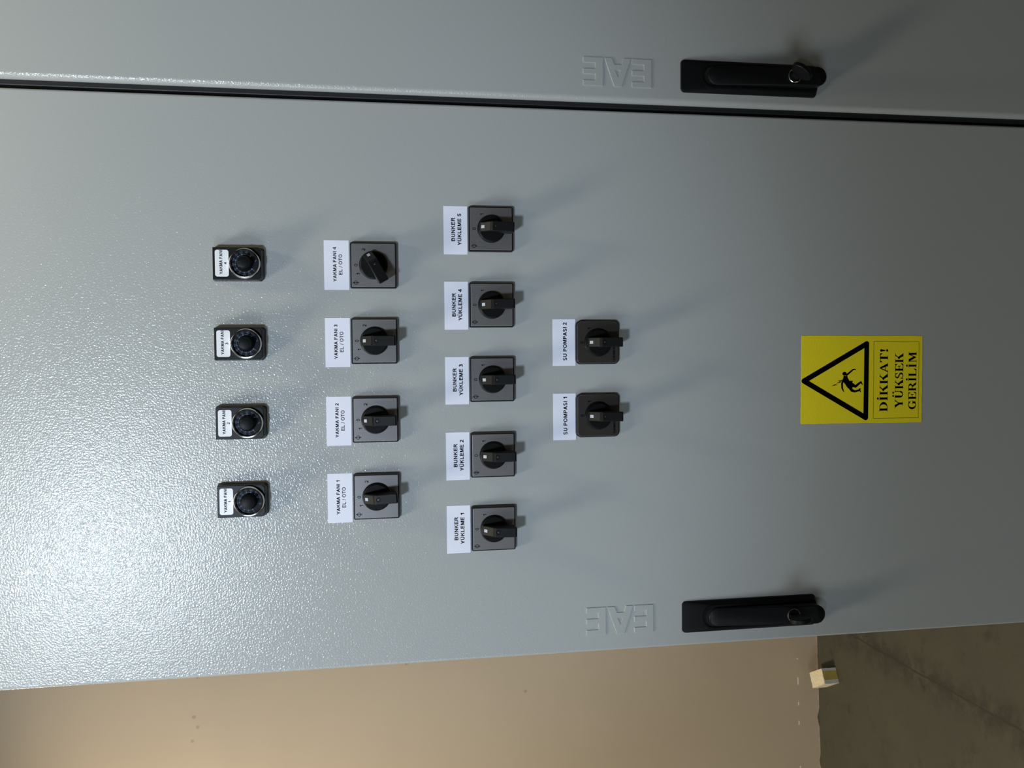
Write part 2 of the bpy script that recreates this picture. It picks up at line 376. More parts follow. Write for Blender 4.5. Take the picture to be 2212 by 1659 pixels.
def letters_EAE(parent, x_base):
    """raised EAE mark pressed into the sheet, read bottom to top; s runs up, t runs to the left"""
    def P(s, t): return (x_base - t * 0.001, 1.1738 + s * 0.001)
    E1 = [(0, 0), (22.6, 0), (22.6, 6.2), (8.9, 6.2), (8.9, 12.6), (22.6, 12.6), (22.6, 18.6), (8.9, 18.6), (8.9, 25.0), (22.6, 25.0), (22.6, 31.2), (0, 31.2)]
    E2 = [(s + 55.2, t) for s, t in E1]
    A = [(23.6, 0), (32.2, 0), (34.6, 7), (42.4, 7), (45, 0), (53.9, 0), (42.9, 31.2), (34.3, 31.2)]
    bm = bmesh.new()
    def raised(poly, hole=False):
        n = len(poly); ar = sum(poly[i][0] * poly[(i + 1) % n][1] - poly[(i + 1) % n][0] * poly[i][1] for i in range(n))
        sgn = 1 if ar > 0 else -1
        if hole: sgn = -sgn
        e = 0.38; ins = []
        for i in range(n):
            p0, p1, p2 = Vector(poly[i - 1]), Vector(poly[i]), Vector(poly[(i + 1) % n])
            d1 = (p1 - p0).normalized(); d2 = (p2 - p1).normalized()
            n1 = Vector((-d1.y, d1.x)) * sgn; n2 = Vector((-d2.y, d2.x)) * sgn
            b = (n1 + n2); b = b / max(0.3, b.length_squared) * 2
            ins.append((p1.x + b.x * e, p1.y + b.y * e))
        return ins
    for poly in (E1, E2):
        ins = raised(poly)
        prism(bm, [P(*p) for p in poly], 0.0002, -0.0009, [P(*p) for p in ins])
    # A with its triangular counter: build the front as a bridged polygon
    H = [(36.1, 13.5), (41.4, 13.5), (38.6, 20.3)]
    oi = raised(A); hi = raised(H, True)
    vo = [bm.verts.new((P(*p)[0], 0.0002, P(*p)[1])) for p in A]; vi = [bm.verts.new((P(*p)[0], -0.0009, P(*p)[1])) for p in oi]
    ho = [bm.verts.new((P(*p)[0], 0.0002, P(*p)[1])) for p in H]; hh = [bm.verts.new((P(*p)[0], -0.0009, P(*p)[1])) for p in hi]
    for i in range(len(A)):
        j = (i + 1) % len(A); bm.faces.new((vo[i], vo[j], vi[j], vi[i]))
    for i in range(3):
        j = (i + 1) % 3; bm.faces.new((ho[i], ho[j], hh[j], hh[i]))
    # front: A vertices 0 foot R out,1 foot R in,2 bar R,3 bar L,4 foot L in,5 foot L out,6 apex L,7 apex R ; hole 0 R,1 L,2 apex
    bm.faces.new((vi[0], vi[1], vi[2], hh[0])); bm.faces.new((vi[2], vi[3], hh[1], hh[0])); bm.faces.new((vi[3], vi[4], vi[5], hh[1]))
    bm.faces.new((vi[5], vi[6], hh[2], hh[1])); bm.faces.new((vi[6], vi[7], hh[2])); bm.faces.new((vi[7], vi[0], hh[0], hh[2]))
    return link('embossed_lettering', bm, PAINT, parent)

def swing_handle(parent, cx, lever_dx, key_rot, bow_off):
    zt, zb = 1.1403, 0.9782
    # escutcheon plate: ramped at the top end, sloped sides
    bm = bmesh.new(); h = (zt - zb); cz = (zt + zb) / 2; W = 0.0362
    base = rrect(W, h, 0.0045, 5, cx, cz)
    mid = rrect(W - 0.0012, h - 0.0012, 0.0042, 5, cx, cz)
    prism(bm, base, 0.0, -0.0022, mid)
    prism(bm, mid, -0.0022, -0.0066, rrect(0.0285, h - 0.026, 0.006, 5, cx, cz - 0.0115))
    # raised rim around the recess for the lever
    a = stadium(cx, zb + 0.004, zt - 0.0215, 0.0136); b = stadium(cx, zb + 0.004, zt - 0.0235, 0.0118)
    n = len(a); va = [bm.verts.new((x, -0.006, z)) for x, z in a]; vb = [bm.verts.new((x, -0.0078, z)) for x, z in a]; vc = [bm.verts.new((x, -0.0078, z)) for x, z in b]; vd = [bm.verts.new((x, -0.006, z)) for x, z in b]
    for i in range(n):
        j = (i + 1) % n
        bm.faces.new((va[i], va[j], vb[j], vb[i])); bm.faces.new((vb[i], vb[j], vc[j], vc[i])); bm.faces.new((vc[i], vc[j], vd[j], vd[i]))
    pl = link('door_handle', bm, BLACK, parent, smooth=True)
    tag(pl, 'black plastic swing handle with a long plate')
    # finger recess crescent
    bm = bmesh.new(); prism(bm, stadium(cx, zt - 0.050, zt - 0.0255, 0.0095), -0.0058, -0.0069); link('finger_recess', bm, FACET, pl, smooth=True)
    # lever: stadium that rises towards its free lower end
    bm = bmesh.new(); z1, z0 = zt - 0.0295, 0.9765; hw = 0.0105
    st = stadium(cx, z0, z1, hw, 12, lever_dx)
    def hgt(z): t = (z1 - z) / (z1 - z0); return -(0.0076 + 0.0132 * min(1, t * 1.05))
    bot = [bm.verts.new((x, -0.005, z)) for x, z in st]
    q = []
    ccx = cx + lever_dx / 2
    top = [bm.verts.new((x, hgt(z), z)) for x, z in st]
    ins = [bm.verts.new((cx + (x - cx) * 0.88, hgt(z) - 0.0009, z + (0.0009 if z < 1.0 else -0.0009 if z > z1 - hw else 0))) for x, z in st]
    n = len(st); bm.faces.new(bot)
    for i in range(n):
        j = (i + 1) % n; bm.faces.new((bot[i], bot[j], top[j], top[i])); bm.faces.new((top[i], top[j], ins[j], ins[i]))
    bmesh.ops.triangle_fill(bm, edges=[bm.edges.get((ins[i], ins[(i + 1) % n])) for i in range(n)], use_beauty=True)
    link('lever', bm, BLACK, pl, smooth=True)
    # lock cylinder
    lz = 1.0135; ly = hgt(lz) - 0.0008
    bm = bmesh.new(); lathe(bm, [(0.0078, ly + 0.002), (0.0078, ly - 0.0007), (0.0073, ly - 0.0011), (0.0068, ly - 0.0007), (0.0068, ly + 0.001)], 40, cx, lz)
    lathe(bm, [(0.0068, ly + 0.0004), (0, ly + 0.0004)], 32, cx, lz)
    lk = link('lock_cylinder', bm, [CHROME, KNOB], pl, smooth=True); lk['label'] = 'chrome ringed lock cylinder'
    for p in lk.data.polygons:
        if all((Vector((lk.data.vertices[v].co.x - cx, lk.data.vertices[v].co.z - lz)).length < 0.00685 and abs(lk.data.vertices[v].co.y - (ly + 0.0004)) < 1e-5) for v in p.vertices): p.material_index = 1
    # key: steel blade, black flat bow standing out of the lock
    e = bmesh.new(); c, s = math.cos(key_rot), math.sin(key_rot)
    def T(u, y, v): return (cx + u * c - v * s, y, lz + u * s + v * c)
    def kbox(bm, u0, u1, y0, y1, v0, v1):
        vv = [bm.verts.new(T(u, y, v)) for u in (u0, u1) for y in (y0, y1) for v in (v0, v1)]
        for f in ((0, 1, 3, 2), (4, 6, 7, 5), (0, 4, 5, 1), (2, 3, 7, 6), (0, 2, 6, 4), (1, 5, 7, 3)): bm.faces.new([vv[i] for i in f])
    kbox(e, -0.0045, 0.0045, ly + 0.0003, ly - 0.009, -0.0009, 0.0009)
    n0 = len(e.faces)
    N = 28; ring0 = []; 
    for v in (-0.0026, -0.0019, 0.0019, 0.0026):
        k = 0.93 if abs(v) > 0.002 else 1.0
        ring0.append([e.verts.new(T(0.0125 * k * math.cos(2 * math.pi * i / N), ly - 0.0165 + 0.0105 * k * math.sin(2 * math.pi * i / N), v)) for i in range(N)])
    e.faces.new(ring0[0]); e.faces.new(ring0[-1][::-1])
    for a_, b_ in zip(ring0, ring0[1:]):
        for i in range(N): e.faces.new((a_[i], a_[(i + 1) % N], b_[(i + 1) % N], b_[i]))
    e.faces.ensure_lookup_table()
    for i, f in enumerate(e.faces): f.material_index = 0 if i < n0 else 1
    k = link('key', e, [STEEL, KNOB], pl, smooth=True); k['label'] = 'key with black bow left in the lock'
    return pl

def cabinet(xl, xr, label, dx0, dx1, hx, logo_x, key_rot):
    root = empty('electrical_cabinet', ((xl + xr) / 2, 0.3, 0.0), label, 'cabinet', 'grey electrical cabinets standing side by side')
    inv = Matrix.Translation((-(xl + xr) / 2, -0.3, 0))
    bm = bmesh.new(); box(bm, xl, xr, 0.0235, 0.60, 0.10, 2.20); body = link('body', bm, PAINT, root, bevel=0.002)
    bm = bmesh.new(); box(bm, xl + 0.01, xr - 0.01, 0.035, 0.59, 0.0, 0.0995); pl = link('plinth', bm, GASKET, root)
    bm = bmesh.new()
    g = 0.006
    for a in ((dx0 + g, dx0 + g + 0.008, 0.13, 2.17), (dx1 - g - 0.008, dx1 - g, 0.13, 2.17), (dx0 + g + .008, dx1 - g - .008, 0.13, 0.138), (dx0 + g + .008, dx1 - g - .008, 2.162, 2.17)):
        box(bm, a[0], a[1], 0.0202, 0.0233, a[2], a[3])
    gk = link('gasket', bm, GASKET, root)
    dr = door_mesh('door', dx0, dx1, 0.12, 2.185, root, 0.0068 if xl > 0 else 0.0028)
    if xl > 0:
        bm = bmesh.new(); box(bm, 0.0036, 0.0091, 0.0045, 0.0195, 0.12, 2.185); es = link('edge_seal', bm, GASKET, root, bevel=0.001); es.matrix_parent_inverse = inv
    em = letters_EAE(dr, logo_x)
    hd = swing_handle(root, hx, 0.0, key_rot, 0)
    for o in (body, pl, gk, dr, hd): o.matrix_parent_inverse = inv
    return root
cabinet(-0.601, 0.0030, 'grey powder-coated electrical cabinet whose door carries the dials, switches and yellow sign', -0.598, 0.0, -0.5653, -0.5484, math.radians(96))
cabinet(0.0042, 0.610, 'grey electrical cabinet without switches, beside the dark door seam, at the top of the photo', 0.0092, 0.607, 0.0410, 0.0572, math.radians(52))

# ------------------------------------------------------------------ dials
NOSE = 'potentiometer dials in the top row of the left cabinet'
def make_dial(x, n, rot):
    root = empty('potentiometer_dial', (x, 0, 1.6174), 'black potentiometer dial in a chrome ring, its white label reading YAKMA FANI %s' % n, 'dial', NOSE)
    bm = bmesh.new()
    W, H = 0.0328, 0.0473
    o0 = [(-W / 2 - .0008, H / 2 + .0006), (W / 2 + .0008, H / 2 + .0006), (W / 2 + .0008, -H / 2 + .0005), (W / 2 - .0022, -H / 2 - .0025), (-W / 2 + .0022, -H / 2 - .0025), (-W / 2 - .0008, -H / 2 + .0005)]
    o1 = [(-W / 2, H / 2), (W / 2, H / 2), (W / 2, -H / 2 + .003), (W / 2 - .0030, -H / 2), (-W / 2 + .0030, -H / 2), (-W / 2, -H / 2 + .003)]
    prism(bm, o0[::-1], 0.0, -0.0125, o1[::-1])
    hs = link('housing', bm, BEZEL_BLACK, root, bevel=0.0005)
    bm = bmesh.new(); prism(bm, rrect(0.0270, 0.0133, 0.0022, 5, 0.0002, 0.0146), -0.0120, -0.0132)
    lb = link('label_insert', bm, PAPERG, root); lb['label'] = 'white rounded label insert'
    ink('lettering', lb, INK, lambda b: (text_geo(b, 'YAKMA FANI', 0.0012, 0.0155, -0.0133, 0.0243, 0.0029, 0.022), text_geo(b, n, 0.0002, 0.0112, -0.0133, None, 0.0027, 0.022)))
    cz = -0.0078
    bm = bmesh.new()
    lathe(bm, [(0.0154, -0.0120), (0.0156, -0.0140), (0.0153, -0.0163), (0.0146, -0.0177), (0.0138, -0.0180), (0.0132, -0.0172), (0.0130, -0.0150), (0.0130, -0.0128)], 64, 0, cz)
    link('chrome_bezel', bm, CHROME, root, smooth=True)['label'] = 'chrome ring'
    bm = bmesh.new(); lathe(bm, [(0.0130, -0.0120), (0.0130, -0.0142), (0.0, -0.0144)], 48, 0, cz)
    dl = link('scale_disc', bm, DIAL, root, smooth=True)
    def scale(b):
        ring(b, 0.0090, 0.00925, -0.01455, 40, 0, cz, rot, rot + 270)
        for k in range(11):
            a = math.radians(rot + 27 * k); r0 = 0.0097
            capsule(b, 0.0088 * math.cos(a), cz + 0.0088 * math.sin(a), r0 * math.cos(a), cz + r0 * math.sin(a), 0.0008, -0.01456)
            num = str(100 - 10 * k)
            text_geo(b, num, 0.0113 * math.cos(a), cz + 0.0113 * math.sin(a), -0.01457, None, 0.0017, -0.005, a - math.pi / 2)
        a = math.radians(rot - 38); text_geo(b, '%', 0.0113 * math.cos(a), cz + 0.0113 * math.sin(a), -0.01457, None, 0.0018, -0.005, a - math.pi / 2)
    ink('scale_print', dl, PRINT_BLUE, scale)
    bm = bmesh.new(); lathe(bm, [(0.0080, -0.0146), (0.0080, -0.0172), (0.0070, -0.0195), (0.0060, -0.0280), (0.0054, -0.0290), (0.0042, -0.0293), (0.0, -0.0293)], 36, 0, cz)
    kn = link('knob', bm, KNOB, root, smooth=True)
    bm = bmesh.new()
    a = math.radians(rot - 45 + 120); flatp = []
    prism(bm, rrect(0.0011, 0.0040, 0.0003, 3, 0.0, cz + 0.0035), -0.0290, -0.0295); link('pointer_line', bm, FACET, kn)
    return root
for n, x, r in (('4', -0.1717, -38), ('3', -0.2530, -36), ('2', -0.3340, -52), ('1', -0.4141, -66)):
    make_dial(x, n, r)

# ------------------------------------------------------------------ cam switches
def lever_mesh():
    """turn handle: marker ramp at one end, long flat grip at the other; profile in (z, y)"""
    prof = [(0.0133, -0.0105), (0.0133, -0.0150), (0.0128, -0.0162), (0.0028, -0.0285), (0.0018, -0.0300), (-0.0195, -0.0325), (-0.0208, -0.0318), (-0.0216, -0.0295), (-0.0205, -0.0165), (-0.0195, -0.0148), (-0.0125, -0.0143), (-0.0125, -0.0105)]
    bm = bmesh.new(); hw = 0.0051
    a = [bm.verts.new((-hw, y, z)) for z, y in prof]; b = [bm.verts.new((hw, y, z)) for z, y in prof]
    bm.faces.new(a); bm.faces.new(b[::-1]); n = len(a)
    for i in range(n): bm.faces.new((a[i], b[i], b[(i + 1) % n], a[(i + 1) % n]))
    return bm

def make_switch(x, z, kind, marks, rot, label, group):
    root = empty('rotary_switch', (x, 0, z), label, 'switch', group)
    if kind == 'square':
        bm = bmesh.new(); prism(bm, rrect(0.0482, 0.0484, 0.0018, 4)[::-1], 0, -0.0045, rrect(0.0482, 0.0484, 0.0018, 4)[::-1])
        prism(bm, rrect(0.0482, 0.0484, 0.0018, 4)[::-1], -0.0045, -0.0066, rrect(0.0472, 0.0474, 0.0018, 4)[::-1])
        link('frame', bm, BEZEL_BLACK, root, smooth=True)
        bm = bmesh.new(); prism(bm, rrect(0.0452, 0.0452, 0.0008, 3)[::-1], -0.0060, -0.0072)
        pl = link('face_plate', bm, PLATE, root, bevel=0.0003); pl['label'] = 'brushed grey metal face plate'
        yp = -0.0073
    else:
        bm = bmesh.new(); prism(bm, rrect(0.0476, 0.0486, 0.0055, 6)[::-1], 0, -0.0050, rrect(0.0476, 0.0486, 0.0055, 6)[::-1])
        link('frame', bm, BEZEL_BLACK, root, smooth=True)
        bm = bmesh.new(); o = rrect(0.0466, 0.0474, 0.0050, 6)[::-1]; i_ = rrect(0.0446, 0.0454, 0.0042, 6)[::-1]
        prism(bm, o, -0.0050, -0.0070, i_)
        pl = link('face_plate', bm, DARKPLATE, root, smooth=True); pl['label'] = 'dark grey face plate with rounded corners'
        yp = -0.00725
    def mk(b):
        for s, ang, rr in marks:
            a = math.radians(90 - ang); text_geo(b, s, rr * math.cos(a), rr * math.sin(a), yp, None, 0.0036, 0.008)
        if kind == 'square':
            cx, cz = -0.0183, 0.0184
            ring(b, 0.0015, 0.0020, yp, 24, cx, cz)
            capsule(b, cx, cz - 0.0027, cx, cz + 0.0027, 0.0005, yp)
            capsule(b, cx - 0.0006, cz + 0.0029, cx + 0.0006, cz + 0.0029, 0.0004, yp); capsule(b, cx - 0.0006, cz - 0.0029, cx + 0.0006, cz - 0.0029, 0.0004, yp)
        else:
            pass
    ink('markings', pl, INK, mk)
    if kind != 'square': ink('lettering', pl, INK, lambda b: text_geo(b, 'SIEMENS', -0.0113, -0.0180, yp, 0.0172, 0.0023, 0.02))
    bm = bmesh.new()
    if kind == 'square': prof = [(0.0150, -0.0066), (0.0148, -0.0085), (0.0141, -0.0100), (0.0138, -0.0116), (0.0130, -0.0122), (0, -0.0122)]
    else: prof = [(0.0155, -0.0068), (0.0152, -0.0085), (0.0140, -0.0092), (0.0137, -0.0116), (0.0130, -0.0122), (0, -0.0122)]
    lathe(bm, prof, 56)
    kn = link('knob', bm, KNOB, root, smooth=True); kn.rotation_euler = (0, math.radians(rot), 0)
    gp = link('grip', lever_mesh(), KNOB, kn, bevel=0.0007, seg=3)
    # marker ramp plate and its white square
    d = Vector((0.0, -0.0123, -0.0100)).normalized()      # along the ramp (z falls, y out)
    p0 = Vector((0, -0.0162, 0.0128)); p1 = Vector((0, -0.0285, 0.0028)); nn = Vector((0, -(p0.z - p1.z), (p1.y - p0.y) * -1)).normalized()
    nn = Vector((0, -0.63, 0.776))
    def ramp(u, t, off): q = p0.lerp(p1, t) + nn * off; return (u, q.y, q.z)
    bm = bmesh.new()
    for (u0, u1, t0, t1, of, mi) in ((-0.0044, 0.0044, 0.04, 0.92, 0.00025, 0), (-0.0016, 0.0016, 0.10, 0.38, 0.00035, 1)):
        vs = [bm.verts.new(ramp(u, t, o_)) for o_ in (0.0, of) for u, t in ((u0, t0), (u1, t0), (u1, t1), (u0, t1))]
        fs = [bm.faces.new([vs[i] for i in f]) for f in ((4, 5, 6, 7), (0, 1, 5, 4), (1, 2, 6, 5), (2, 3, 7, 6), (3, 0, 4, 7))]
        for f in fs: f.material_index = mi
    link('position_marker', bm, [FACET, INKW], kn)['label'] = 'white square on the dark ramp'
    bm = bmesh.new(); y0 = -0.0303
    lathe(bm, [(0.0024, y0 + 0.001), (0.0024, y0 - 0.00035), (0.0019, y0 - 0.00035), (0.0019, y0 + 0.0002), (0.0, y0 + 0.0001)], 24, 0, -0.0014)
    lathe(bm, [(0.0011, y0 + 0.0002), (0.0008, y0 - 0.0002), (0, y0 - 0.0003)], 16, 0.0002, -0.0014)
    sc = link('screw', bm, [KNOB, STEEL], kn, smooth=True)
    for p in sc.data.polygons:
        if p.center.y > 0 or (abs(p.center.x - 0.0002) < 0.0011 and abs(p.center.z + 0.0014) < 0.0011 and p.center.y < y0 + 0.0001): p.material_index = 1
    return root
M2 = (('0', 0, 0.0181), ('1', -30, 0.0181), ('2', 58, 0.0192))
M1 = (('0', 0, 0.0183), ('1', 57, 0.0182))
G2 = 'three-position switches under the dials'; G3 = 'bunker switches in the long middle row'; G4 = 'pump switches in the lowest row'
for n, x, r in ((4, -0.1717, 61), (3, -0.2509, 0), (2, -0.3337, -1), (1, -0.4150, -4)):
    make_switch(x, 1.4803, 'square', M2, r, ('black rotary switch turned to position 2, below the YAKMA FANI 4 label' if n == 4 else 'black rotary switch set to 0, below the YAKMA FANI %d EL / OTO label' % n), G2)
for n, x, r in ((5, -0.1321, 3), (4, -0.2131, -1), (3, -0.2929, -1), (2, -0.3745, -1), (1, -0.4541, 1)):
    make_switch(x, 1.3555, 'square', M1, r, 'black rotary switch set to 0, below the BUNKER YÜKLEME %d label' % n, G3)
for n, x in ((2, -0.2540, ), (1, -0.3341, )):
    make_switch(x, 1.2383, 'round', (('0', 0, 0.0182), ('1', 57, 0.0182)), 0, 'black rotary switch on dark rounded plate, below the SU POMPASI %d label' % n, G4)

# ------------------------------------------------------------------ paper labels
def sticker(x0, x1, z0, z1, lines, label, group, roty=0.0):
    cx, cz = (x0 + x1) / 2, (z0 + z1) / 2; w_, h_ = x1 - x0, z1 - z0
    root = empty('label_sticker', (cx, 0, cz), label, 'label', group, roty)
    bm = bmesh.new(); box(bm, -w_ / 2, w_ / 2, -0.00030, 0.0, -h_ / 2, h_ / 2); pp = link('paper', bm, PAPER, root)
    def f(b):
        for s, tx, tz, tw, cap, bold in lines: text_geo(b, s, tx, tz, -0.00040, tw, cap, bold)
    ink('lettering', pp, INK, f)
GL2 = 'white labels over the three-position switches'; GL3 = 'white bunker labels'; GL4 = 'white pump labels'
for n, x0, x1 in ((4, -0.1971, -0.1455), (3, -0.2780, -0.2265), (2, -0.3608, -0.3091), (1, -0.4424, -0.3902)):
    sticker(x0, x1, 1.5055, 1.5311, (('YAKMA FANI %d' % n, 0.0008, 0.0019, 0.0362, 0.0034, 0.020), ('EL / OTO', 0.0006, -0.0040, 0.0214, 0.0036, 0.012)),
            'white paper label printed YAKMA FANI %d EL / OTO' % n, GL2)
for n, x0, x1 in ((5, -0.1588, -0.1075), (4, -0.2392, -0.1879), (3, -0.3195, -0.2685), (2, -0.4012, -0.3497), (1, -0.4806, -0.4289)):
    sticker(x0, x1, 1.3803, 1.4056, (('BUNKER', 0.0009, 0.0026, 0.0251, 0.0040, 0.024), ('YÜKLEME %d' % n, 0.0008, -0.0042, 0.0336, 0.0040, 0.024)),
            'white paper label printed BUNKER YÜKLEME %d' % n, GL3)
for n, x0, x1 in ((2, -0.2792, -0.2283), (1, -0.3609, -0.3097)):
    sticker(x0, x1, 1.2621, 1.2876, (('SU POMPASI %d' % n, 0.0011, -0.0009, 0.0415, 0.0042, 0.024),),
            'white paper label printed SU POMPASI %d' % n, GL4)

# ------------------------------------------------------------------ warning sign
SERIF_W = {'D': 9.4, 'İ': 5.0, 'K': 10.0, 'A': 9.4, 'T': 8.6, '!': 4.2, 'Y': 9.4, 'Ü': 9.4, 'S': 7.2, 'E': 8.6, 'G': 10.0, 'R': 9.6, 'L': 8.6, 'M': 12.2}
def serif_glyph(b, ch, ox, oz, k, y):
    """bold roman capital, cap height 10 units, drawn from stems, hairlines, bowls and serifs"""
    S = 2.0; Hn = 0.75; sf = 0.45
    def q(pts): flat(b, [(ox + px * k, oz + pz * k) for px, pz in pts], y)
    def bar(x0, z0, x1, z1): q([(x0, z0), (x1, z0), (x1, z1), (x0, z1)])
    def stem(x, serif_l=0.9, serif_r=0.9, z0=0, z1=10, w=S):
        bar(x, z0, x + w, z1)
        bar(x - serif_l, z0, x + w + serif_r, z0 + sf); bar(x - serif_l, z1 - sf, x + w + serif_r, z1)
    def diag(x0, z0, x1, z1, w): q([(x0 - w / 2, z0), (x0 + w / 2, z0), (x1 + w / 2, z1), (x1 - w / 2, z1)])
    def ser(x, z, w): bar(x - w / 2, z, x + w / 2, z + sf)
    def bowl(cx, cz, rx, rz, thick, thin, a0, a1, n=18):
        for i in range(n):
            pts = []
            for t, inner in ((a0 + (a1 - a0) * i / n, 0), (a0 + (a1 - a0) * (i + 1) / n, 0), (a0 + (a1 - a0) * (i + 1) / n, 1), (a0 + (a1 - a0) * i / n, 1)):
                t = math.radians(t); pts.append((cx + (rx - inner * thick) * math.cos(t), cz + (rz - inner * thin) * math.sin(t)))
            q(pts)
    def dot(x, z, r): q([(x + r * math.cos(2 * math.pi * i / 14), z + r * math.sin(2 * math.pi * i / 14)) for i in range(14)])
    if ch == 'D':
        stem(1.0, 0.9, 0); bar(2.5, 0, 4.4, sf + .1); bar(2.5, 10 - sf - .1, 4.4, 10); bowl(4.2, 5, 4.8, 5, 2.2, 0.55, -90, 90)
    elif ch == 'İ': stem(1.5); dot(2.5, 12.2, 1.15)
    elif ch == 'K':
        stem(1.0); diag(4.0, 4.6, 7.8, 9.8, 1.1); q([(4.0, 6.2), (5.7, 7.2), (9.6, 0.3), (6.8, 0.3)]); ser(8.0, 9.55, 3.2); ser(8.1, 0, 3.7)
    elif ch == 'A':
        diag(1.3, 0.2, 4.6, 9.9, 0.9); q([(3.9, 10), (5.2, 10), (8.9, 0.2), (6.3, 0.2)]); bar(2.3, 3.0, 6.6, 3.7); ser(1.4, 0, 2.8); ser(7.6, 0, 3.6)
    elif ch == 'T':
        bar(3.3, 0, 5.3, 10); ser(4.3, 0, 4.0); bar(0.2, 9.3, 8.4, 10); q([(0.2, 10), (0.2, 7.3), (0.7, 7.3), (1.7, 9.4), (1.7, 10)]); q([(8.4, 10), (8.4, 7.3), (7.9, 7.3), (6.9, 9.4), (6.9, 10)])
    elif ch == '!':
        dot(2.1, 1.1, 1.2); q([(1.8, 3.2), (2.4, 3.2), (3.2, 8.4), (1.0, 8.4)]); dot(2.1, 8.7, 1.25)
    elif ch == 'Y':
        q([(0.6, 9.8), (3.4, 9.8), (5.7, 4.6), (3.8, 4.4)]); diag(5.0, 4.6, 8.0, 9.8, 0.9); bar(3.8, 0, 5.8, 4.9); ser(4.8, 0, 4.0); ser(1.9, 9.55, 3.8); ser(8.0, 9.55, 2.8)
    elif ch == 'Ü':
        bar(1.2, 3.2, 3.3, 10); bar(7.2, 3.2, 7.9, 10); ser(2.2, 9.55, 3.9); ser(7.5, 9.55, 2.8); bowl(4.55, 3.4, 3.35, 3.5, 1.7, 0.9, 180, 360); bar(1.2, 3.2, 3.3, 3.5)
        dot(2.9, 12.1, 1.05); dot(6.3, 12.1, 1.05)
    elif ch == 'S':
        bowl(3.6, 7.35, 2.9, 2.75, 1.5, 0.7, 50, 230); bowl(3.6, 2.65, 3.0, 2.75, 1.7, 0.7, -130, 60); q([(1.2, 6.4), (2.3, 5.2), (5.9, 3.4), (5.4, 4.9), (2.5, 6.6)])
        q([(5.6, 10), (6.0, 10), (6.0, 6.9), (5.5, 6.9), (4.8, 9.0)]); q([(0.8, 0), (0.4, 0), (0.4, 3.4), (0.9, 3.4), (1.7, 1.0)])
    elif ch == 'E' or ch == 'L':
        stem(1.0, 0.9, 0.6); bar(2.5, 0, 8.0, 0.6); q([(8.0, 0), (8.4, 3.0), (7.9, 3.0), (6.4, 0.6)])
        if ch == 'E':
            bar(2.5, 9.4, 7.8, 10); q([(7.8, 10), (7.8, 7.4), (7.3, 7.4), (6.2, 9.4), (6.2, 10)]); bar(2.8, 4.75, 5.6, 5.35); q([(5.4, 6.9), (5.9, 6.9), (5.9, 3.2), (5.4, 3.2), (4.8, 5.05)])
    elif ch == 'G':
        bowl(5.1, 5, 4.7, 5.1, 2.2, 0.7, 45, 320); bar(6.6, 0.7, 8.6, 4.4); ser(7.7, 4.2, 3.9); q([(8.0, 10), (8.5, 10), (8.5, 6.7), (8.0, 6.7), (7.0, 8.8)])
    elif ch == 'R':
        stem(1.0, 0.9, 0.7); bar(2.5, 9.4, 4.9, 10); bar(2.5, 4.8, 4.9, 5.4); bowl(4.7, 7.4, 3.4, 2.6, 2.0, 0.6, -90, 90); q([(4.2, 5.2), (6.2, 5.2), (9.4, 0.3), (6.8, 0.3)]); ser(8.4, 0, 2.6)
    elif ch == 'M':
        diag(1.9, 0, 1.9, 10, 0.7); stem(8.6, 0.8, 0.9); q([(1.5, 10), (4.0, 10), (6.9, 3.2), (5.7, 0.4)]); diag(5.9, 0.9, 9.0, 9.8, 0.8); ser(1.9, 0, 2.8); ser(2.2, 9.55, 3.2)
def serif_text(b, s, x0, x1, z, cap, y):
    tot = sum(SERIF_W[c] for c in s) + 0.35 * (len(s) - 1); kx = (x1 - x0) / tot
    tmp = bmesh.new(); ox = 0
    for c in s: serif_glyph(tmp, c, ox, 0, 1.0, y); ox += SERIF_W[c] + 0.35
    for f in tmp.faces: b.faces.new([b.verts.new((x0 + v.co.x * kx, y, z + v.co.z * cap / 10)) for v in f.verts])
    tmp.free()

sign = empty('warning_sign', (-0.2991, 0, 0.9192), 'yellow high-voltage warning sticker reading DİKKAT! YÜKSEK GERİLİM', 'sign', None, math.radians(0.4))
SW, SH = 0.1018, 0.1530
bm = bmesh.new(); random.seed(3)
edge = []
def rag(): return random.uniform(-0.00025, 0.00025)
for i in range(24): edge.append((-SW / 2 + SW * i / 24, SH / 2 + rag()))
for i in range(32): edge.append((SW / 2 + rag(), SH / 2 - SH * i / 32))
for i in range(24): edge.append((SW / 2 - SW * i / 24, -SH / 2 + rag()))
for i in range(32): edge.append((-SW / 2 + rag(), -SH / 2 + SH * i / 32))
prism(bm, edge, 0.0, -0.0003)
sheet = link('sheet', bm, YELLOW, sign)
def SX(xmm, dmm): return (-SW / 2 + xmm * 0.001, SH / 2 - dmm * 0.001)
def triangle(b):
    P_ = [SX(49.6, 3.4), SX(92.5, 81.6), SX(6.3, 81.2)]
    for i in range(3): capsule(b, *P_[i], *P_[(i + 1) % 3], 0.0060, -0.00040)
ink('warning_triangle', sheet, SIGNBLACK, triangle)
def zc(px, py): return SX((1478 - py) * 0.0777, (px - 215) * 0.0848)       # sketch units to the sheet
